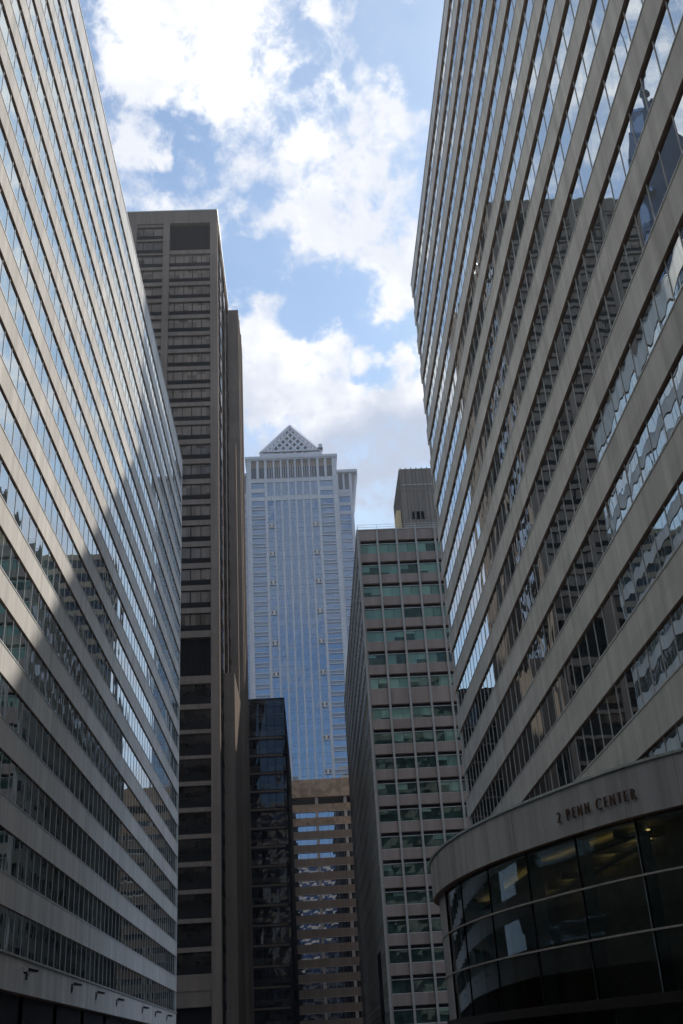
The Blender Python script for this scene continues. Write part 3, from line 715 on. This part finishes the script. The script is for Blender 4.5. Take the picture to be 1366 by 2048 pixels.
    c0 = Vector((CX, ym, zb)); D = [c0+(c-c0)*q for c in C4]; A2 = c0+(A-c0)*q
    for i in range(4): mb.quad([D[i], D[(i+1) % 4], A2], M['dark_pyr'])
    sub(mb, 'inner_roof', po)
    # shoulders left and right, set back
    for s in (-1, 1):
        x0, x1 = sorted((CX+s*18.4, CX+s*24.6)); e0, e1 = sorted((CX+s*23.4, CX+s*24.6))
        mb = MB(); mb.box(e0, e1, Y0+3.4, Y0+40, G, 216.8, g); mb.box(min(CX+s*18.35, CX+s*19.0), max(CX+s*18.35, CX+s*19.0), Y0+3.4, Y0+4.2, G, 216.8, g); mb.build('pier', r)
        a, b = sorted((CX+s*19.0, CX+s*23.4)); xm = (a+b)/2
        z = 207.5
        while z > 2:
            w = MB(); w.quad([(a, Y0+4.0, z-4.13), (b, Y0+4.0, z-4.13), (b, Y0+4.0, z), (a, Y0+4.0, z)], M['blue_glass']); wo = w.build('window', r)
            f = MB(); hh = 1.5 if z > 198 else 0.28
            f.box(a, b, Y0+3.7, Y0+3.98, z-hh, z, gp)
            if z <= 198: f.box(a, b, Y0+3.7, Y0+3.98, z-1.5, z-1.25, gp)
            sub(f, 'rail', wo); z -= 4.13
        mb = MB(); mb.box(a, b, Y0+3.6, Y0+4.2, 207.5, 209.2, g); mb.box(xm-0.4, xm+0.4, Y0+3.5, Y0+4.2, 209.2, 216.8, g); mb.quad([(a, Y0+4.1, 209.2), (b, Y0+4.1, 209.2), (b, Y0+4.1, 216.8), (a, Y0+4.1, 216.8)], M['dark_pyr']); mb.build('crown_window', r)
        c0_, c1_ = sorted((CX+s*18.4, CX+s*27.0)); mb = MB(); mb.box(c0_, c1_, Y0+2.6, Y0+41, 216.8, 218.0, gp)
        for j in range(9): mb.bar((CX+s*24.6, Y0+5+j*3.9, 203+0.3*j), (CX+s*26.8, Y0+5+j*3.9, 216.8), 0.9, 0.9, gp)
        mb.build('cornice', r)
M['slate_glass'] = glass_mat('slate_glass', (0.07, 0.085, 0.11), (0.6, 0.7, 0.85), 1.5, 0.0003, 0.12)
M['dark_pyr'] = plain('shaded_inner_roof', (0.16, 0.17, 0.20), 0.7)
skyscraper()

# ------------------------------------------------------------------ curved lobby pavilion on the right
PLAN = [(20.5, 31.0), (16.6, 34.6), (13.49, 38.26), (11.75, 40.6), (10.25, 43.5), (8.95, 46.5), (8.02, 49.1), (7.25, 52.0), (6.68, 55.4), (6.45, 59.2), (6.75, 62.6), (8.0, 65.6), (10.4, 67.6), (13.8, 68.4)]
def catmull(P, n=8):
    out = []
    for i in range(len(P)-1):
        p0, p1, p2, p3 = (Vector(P[max(i-1, 0)]), Vector(P[i]), Vector(P[i+1]), Vector(P[min(i+2, len(P)-1)]))
        for k in range(n):
            t = k/n; out.append(0.5*((2*p1)+(-p0+p2)*t+(2*p0-5*p1+4*p2-p3)*t*t+(-p0+3*p1-3*p2+p3)*t**3))
    out.append(Vector(P[-1])); return out
CURVE = catmull(PLAN)
def offset(C, d):
    out = []
    for i, p in enumerate(C):
        t = (C[min(i+1, len(C)-1)]-C[max(i-1, 0)]).normalized(); n = Vector((t.y, -t.x)); out.append(p+n*d)   # inward (toward the building) is +
    return out
def ribbon(mb, A, B, z0, z1, m, bot=None, top=None):
    """solid curved strip between plan curves A (outer) and B (inner)"""
    for i in range(len(A)-1):
        a, b, c, d = A[i], A[i+1], B[i+1], B[i]
        mb.quad([(a.x, a.y, z1), (b.x, b.y, z1), (b.x, b.y, z0), (a.x, a.y, z0)], m)
        mb.quad([(d.x, d.y, z0), (c.x, c.y, z0), (c.x, c.y, z1), (d.x, d.y, z1)], m)
        mb.quad([(a.x, a.y, z1), (d.x, d.y, z1), (c.x, c.y, z1), (b.x, b.y, z1)], top or m)
        mb.quad([(a.x, a.y, z0), (b.x, b.y, z0), (c.x, c.y, z0), (d.x, d.y, z0)], bot or m)
def inside_sign():
    # decide which offset direction is inward
    t = (CURVE[40]-CURVE[39]).normalized(); n = Vector((t.y, -t.x)); return 1 if n.x > 0 else -1
SG = inside_sign()
def crossing(dr, C):
    """plan point of curve C with x/y = dr, the first one met from the near end, and its tangent"""
    for i in range(len(C)-1):
        f0, f1 = C[i].x-dr*C[i].y, C[i+1].x-dr*C[i+1].y
        if f0 >= 0 > f1:
            t = f0/(f0-f1); return C[i].lerp(C[i+1], t), (C[i+1]-C[i]).normalized()
    return None
def pavilion():
    r = thing('lobby_pavilion', 'curved glass lobby with a pale fascia at the foot of the right block', 'pavilion', (12, 50, G))
    O = CURVE; GL = offset(O, SG*0.35); IN = offset(O, SG*0.55)
    mb = MB(); ribbon(mb, O, IN, 7.4, 9.2, M['fascia'], bot=M['soffit']); fo = mb.build('fascia', r)
    mb = MB(); acc = 0.0
    for i in range(1, len(O)):
        acc += (O[i]-O[i-1]).length
        if acc > 2.3:
            acc = 0; t_ = (O[i]-O[i-1]).normalized(); n_ = Vector((t_.y, -t_.x))*SG
            mb = MB(); mb.bar((O[i].x, O[i].y, 7.4), (O[i].x, O[i].y, 9.2), 0.010, 0.02, M['soffit'], (n_.x, n_.y, 0)); sub(mb, 'joint', fo)
    mb = MB(); ribbon(mb, offset(O, -SG*0.07), offset(O, SG*0.6), 9.2, 9.30, M['coping']); mb.build('coping', r)
    mb = MB(); poly = [(p.x, p.y) for p in offset(O, SG*0.5)]+[(20.5, 68.4)]; mb.prism(poly, 8.7, 8.95, M['asphalt'], bottom=M['lobby']); mb.build('roof', r)
    # ceiling with stepped bulkheads and warm coves
    mb = MB(); poly = [(p.x, p.y) for p in offset(O, SG*0.6)]+[(20.5, 68.2)]; mb.prism(poly, 7.30, 7.38, M['lobby']); co = mb.build('ceiling', r)
    mb = MB()
    for k in range(7): mb.box(11.6, 13.7, 42+3.4*k, 42.35+3.4*k, 6.95, 7.30, M['lobby_wall'])
    sub(mb, 'ceiling_beam', co)
    mb = MB()
    CV = (((12.6, 41.0), (10.2, 49.0)), ((10.0, 50.5), (9.4, 62.0)), ((13.2, 43.0), (12.4, 60.0)))
    for a, b in CV: mb.bar((a[0], a[1], 7.02), (b[0], b[1], 7.02), 0.10, 0.04, M['cove'])
    sub(mb, 'cove_light', co)
    mb = MB()
    for a, b in CV: mb.bar((a[0], a[1], 6.95), (b[0], b[1], 6.95), 0.40, 0.05, M['lobby']); mb.bar((a[0]-0.2, a[1], 7.0), (b[0]-0.2, b[1], 7.0), 0.03, 0.14, M['lobby'])
    sub(mb, 'light_shelf', co)
    mb = MB(); mb.box(13.5, 13.8, 37, 68, G, 7.3, M['lobby_wall']); mb.box(10.8, 13.5, 50.5, 50.8, G, 4.6, M['lobby_wall']); mb.box(11.2, 13.5, 44.5, 44.7, G, 5.9, M['lobby']); mb.build('inner_wall', r)
    mb = MB(); poly = [(p.x, p.y) for p in offset(O, SG*0.7)]+[(20.5, 68.2)]; mb.prism(poly, 1.25, 1.5, M['lobby_wall']); mb.build('mezzanine_floor', r)
    # panes between the verticals, one part each
    drs = [0.352+0.07, 0.352+0.003, 0.296, 0.239, 0.193, 0.157, 0.132, 0.1165]
    levels = [(5.42, 7.4), (3.56, 5.36), (1.5, 3.5), (G, 1.15)]
    cuts = []
    for dr in drs:
        c = crossing(dr, GL)
        if c: cuts.append(c)
    def idx(p): return min(range(len(GL)), key=lambda i: (GL[i]-p).length)
    ii = [0]+[idx(c[0]) for c in cuts]+[idx(GL[-1])]
    ii = sorted(set(ii))
    for a, b in zip(ii[:-1], ii[1:]):
        for z0, z1 in levels:
            w = MB()
            for i in range(a, b):
                p, q = GL[i], GL[i+1]; w.quad([(p.x, p.y, z1), (q.x, q.y, z1), (q.x, q.y, z0), (p.x, p.y, z0)], M['lobby_glass'])
            w.build('window_pane', r)
    for z in (5.36, 3.5):
        mb = MB(); ribbon(mb, offset(O, SG*0.27), offset(O, SG*0.42), z, z+0.07, M['mullion_d']); mb.build('transom', r)
    mb = MB(); ribbon(mb, offset(O, SG*0.15), offset(O, SG*0.5), 1.15, 1.5, M['bronze']); mb.build('base_beam', r)
    for dr in drs:
        c = crossing(dr, GL)
        if not c: continue
        p, t = c; n = Vector((t.y, -t.x))*SG
        mb = MB(); a = p-n*0.03; b = p+n*0.75
        mb.bar((p.x, p.y, 1.5), (p.x, p.y, 7.4), 0.06, 0.06, M['black'], (n.x, n.y, 0))
        mb.bar(((a.x+b.x)/2+t.x*0.06, (a.y+b.y)/2+t.y*0.06, 1.5), ((a.x+b.x)/2+t.x*0.06, (a.y+b.y)/2+t.y*0.06, 7.3), 0.05, 0.72, M['fin_glass'], (n.x, n.y, 0)); mb.build('mullion', r)
    # solid end pier on the far side
    mb = MB(); E_ = [i for i in range(len(O)) if O[i].y > 57.5]
    A = [offset(O, SG*0.30)[i] for i in E_]; B = [offset(O, SG*0.5)[i] for i in E_]; ribbon(mb, A, B, G, 7.4, M['fascia']); mb.build('end_pier', r)
    # bird on the coping
    return r
pavilion()

# ------------------------------------------------------------------ "2 PENN CENTER" letters, flared strokes of bronze
def arc(cx, cy, rx, ry, a0, a1, n=10): return [(cx+rx*math.cos(math.radians(a0+(a1-a0)*i/n)), cy+ry*math.sin(math.radians(a0+(a1-a0)*i/n))) for i in range(n+1)]
W = 0.13; T = 0.075
GLY = {   # unit height; strokes as (points, thickness)
 '2': (0.52, [(arc(0.25, 0.74, 0.2, 0.24, 165, -20)+[(0.34, 0.46), (0.06, 0.05)], T+0.02), ([(0.03, 0.05), (0.5, 0.05)], W*0.8)]),
 'P': (0.52, [([(0.1, 0), (0.1, 1)], W), ([(0.1, 0.96)]+arc(0.22, 0.74, 0.22, 0.22, 90, -90)+[(0.1, 0.52)], T+0.015)]),
 'E': (0.50, [([(0.1, 0), (0.1, 1)], W), ([(0.1, 0.96), (0.46, 0.96)], T), ([(0.1, 0.52), (0.40, 0.52)], T), ([(0.1, 0.04), (0.47, 0.04)], T)]),
 'N': (0.72, [([(0.1, 0), (0.1, 1)], T), ([(0.1, 0.97), (0.62, 0.03)], W), ([(0.62, 0), (0.62, 1)], T)]),
 'C': (0.78, [(arc(0.44, 0.5, 0.37, 0.46, 48, 312, 16), W*0.85)]),
 'T': (0.58, [([(0.28, 0), (0.28, 1)], W), ([(0.0, 0.96), (0.56, 0.96)], T)]),
 'R': (0.60, [([(0.1, 0), (0.1, 1)], W), ([(0.1, 0.96)]+arc(0.22, 0.75, 0.22, 0.21, 90, -90)+[(0.1, 0.54)], T+0.015), ([(0.22, 0.54), (0.56, 0.0)], W*0.9)])}
def sign():
    c0, _ = crossing(0.265, CURVE)
    r = thing('sign', 'bronze lettering 2 PENN CENTER on the pale curved fascia', 'sign', (c0.x, c0.y, 8.0))
    text = [('2', .2262), ('P', .2347), ('E', .2404), ('N', .2452), ('N', .2519), ('C', .2625), ('E', .2702), ('N', .2755), ('T', .2825), ('E', .2888), ('R', .2950)]
    H = 0.395
    for ch, dr in text:
        p, t = crossing(dr+0.0008+(dr-0.2262)*0.02, CURVE); t = -t                       # reading direction: from far to near
        n = Vector((t.y, -t.x)); 
        if n.x > 0: n = -n
        wd, strokes = GLY[ch]; mb = MB(); hh = H*(1.12 if ch == 'C' or (ch == 'P') else 1.0)
        for pts, th in strokes:
            for a, b in zip(pts[:-1], pts[1:]):
                q = []
                dx, dy = b[0]-a[0], b[1]-a[1]; L = math.hypot(dx, dy) or 1; ox, oy = -dy/L*th/2, dx/L*th/2
                for (u, v) in ((a[0]+ox, a[1]+oy), (a[0]-ox, a[1]-oy), (b[0]-ox, b[1]-oy), (b[0]+ox, b[1]+oy)):
                    P = p+t*(u*hh); q.append((P, 7.97+v*hh-(0.03 if hh > H else 0)))
                fr = [(P.x+n.x*0.10, P.y+n.y*0.10, z) for P, z in q]; bk = [(P.x+n.x*0.04, P.y+n.y*0.04, z) for P, z in q]
                mb.quad(fr, M['letter']); mb.quad(bk[::-1], M['letter'])
                for i in range(4): j = (i+1) % 4; mb.quad([fr[i], fr[j], bk[j], bk[i]], M['letter'])
        mb.build('letter', r)
sign()

# ------------------------------------------------------------------ unseen towers added to shade or darken the scene, others known from reflections
def far_tower(name, label, cat, x0, x1, y0, y1, top, wall, glass, pitch=3.9, hs=1.5, face=('-y',)):
    r = thing(name, label, cat, ((x0+x1)/2, (y0+y1)/2, G))
    mb = MB(); mb.box(x0, x1, y0, y1, G, top, glass); mb.build('glass_wall', r)
    z = 6.0
    while z < top:
        mb = MB(); zt = min(z+hs, top+1)
        mb.box(x0-0.3, x1+0.3, y0-0.3, y1+0.3, z, zt, wall); mb.build('spandrel', r); z += pitch
    mb = MB(); mb.box(x0-0.35, x1+0.35, y0-0.35, y1+0.35, top, top+1.5, wall); mb.build('parapet', r)
    return r
far_tower('office_tower', 'unseen stone office tower added behind the right block to cast the slanting shade', 'building', 51.0, 84.0, 200.0, 228.0, 153.0, M['stone'], M['black_glass'])  # added out of view so its roof edge shades the left facade
far_tower('office_tower', 'slender tall unseen tower added behind the right block to shade the far bays of the left one', 'building', 65.5, 91.2, 260.0, 276.0, 230.0, M['granite_plain'], M['blue_glass'])  # added blocker that keeps the sun off the far left bays
far_tower('office_tower', 'lower stone office block mirrored in the left glass bands', 'building', 30.0, 48.0, 200.0, 226.0, 104.0, M['stone'], M['tan_glass'])
far_tower('office_tower', 'unseen stone tower added directly behind the green-windowed block to shade the brown tower', 'building', 16.8, 42.0, 257.0, 276.0, 119.0, M['stone'], M['black_glass'])  # hidden block added to shade the lower service shafts
far_tower('office_tower', 'stone office tower added behind the viewer to darken reflections, the lower one', 'building', -22.0, 34.0, -110.0, -72.0, 108.0, M['stone'], M['tan_glass'])  # added to darken what the facing windows reflect
far_tower('office_tower', 'stone office tower added behind the viewer to darken reflections, the taller one', 'building', -85.0, -26.0, -110.0, -72.0, 135.0, M['stone'], M['tan_glass'])  # also added, darkens the brown tower's lower panes
M['navy'] = plain('navy_metal', (0.035, 0.055, 0.10), 0.9)
M['navy_glass'] = glass_mat('navy_glass', (0.015, 0.03, 0.07), (0.5, 0.65, 0.9), 1.5, 0.003, 0.3)
def spire_tower():
    r = far_tower('spire_tower', 'dark blue glass tower with gables and a spire, mirrored at the right edge', 'skyscraper', -95.0, -72.0, 225.0, 248.0, 196.0, M['navy'], M['navy_glass'], 4.1, 1.2)
    cx, cy = -83.5, 236.5
    for i, (h, z) in enumerate(((11.2, 197.5), (8.8, 212), (6.4, 226), (4.2, 239))):
        mb = MB()
        for a in range(2):
            for s in (-1, 1):
                pass
        A = [(cx-h, cy-h), (cx+h, cy-h), (cx+h, cy+h), (cx-h, cy+h)]
        mb.prism(A, z, z+7, M['navy_glass'])
        P = [Vector((x, y, z+7)) for x, y in A]; top = z+7+h*1.5
        for k in range(4):
            a, b = P[k], P[(k+1) % 4]; m_ = (a+b)/2; m_.z = top; mb.quad([a, b, m_], M['navy']); mb.quad([a, m_, (cx, cy, top)], M['navy_glass']); mb.quad([m_, b, (cx, cy, top)], M['navy_glass'])
        mb.build('gable', r)
    mb = MB(); mb.cyl((cx, cy, 246), (cx, cy, 288), 1.3, 0.15, M['navy'], 8)
    for z in (258, 266, 273): mb.cyl((cx, cy, z), (cx, cy, z+1.5), 1.9, 1.2, M['navy'], 8)
    mb.build('spire', r)
spire_tower()
hz = MB().box(-1010, 1010, -1010, 1010, G-1.2, 300, None).build('haze'); hz['kind'] = 'stuff'
hm = bpy.data.materials.new('haze_air'); hm.use_nodes = True; hm.node_tree.nodes.clear()
ho = hm.node_tree.nodes.new('ShaderNodeOutputMaterial'); hv = hm.node_tree.nodes.new('ShaderNodeVolumePrincipled')
hv.inputs['Color'].default_value = (0.86, 0.90, 0.96, 1); hv.inputs['Density'].default_value = 0.00027; hv.inputs['Anisotropy'].default_value = 0.2
hm.node_tree.links.new(hv.outputs[0], ho.inputs['Volume']); hz.data.materials.clear(); hz.data.materials.append(hm)
print('objects', len(bpy.data.objects))
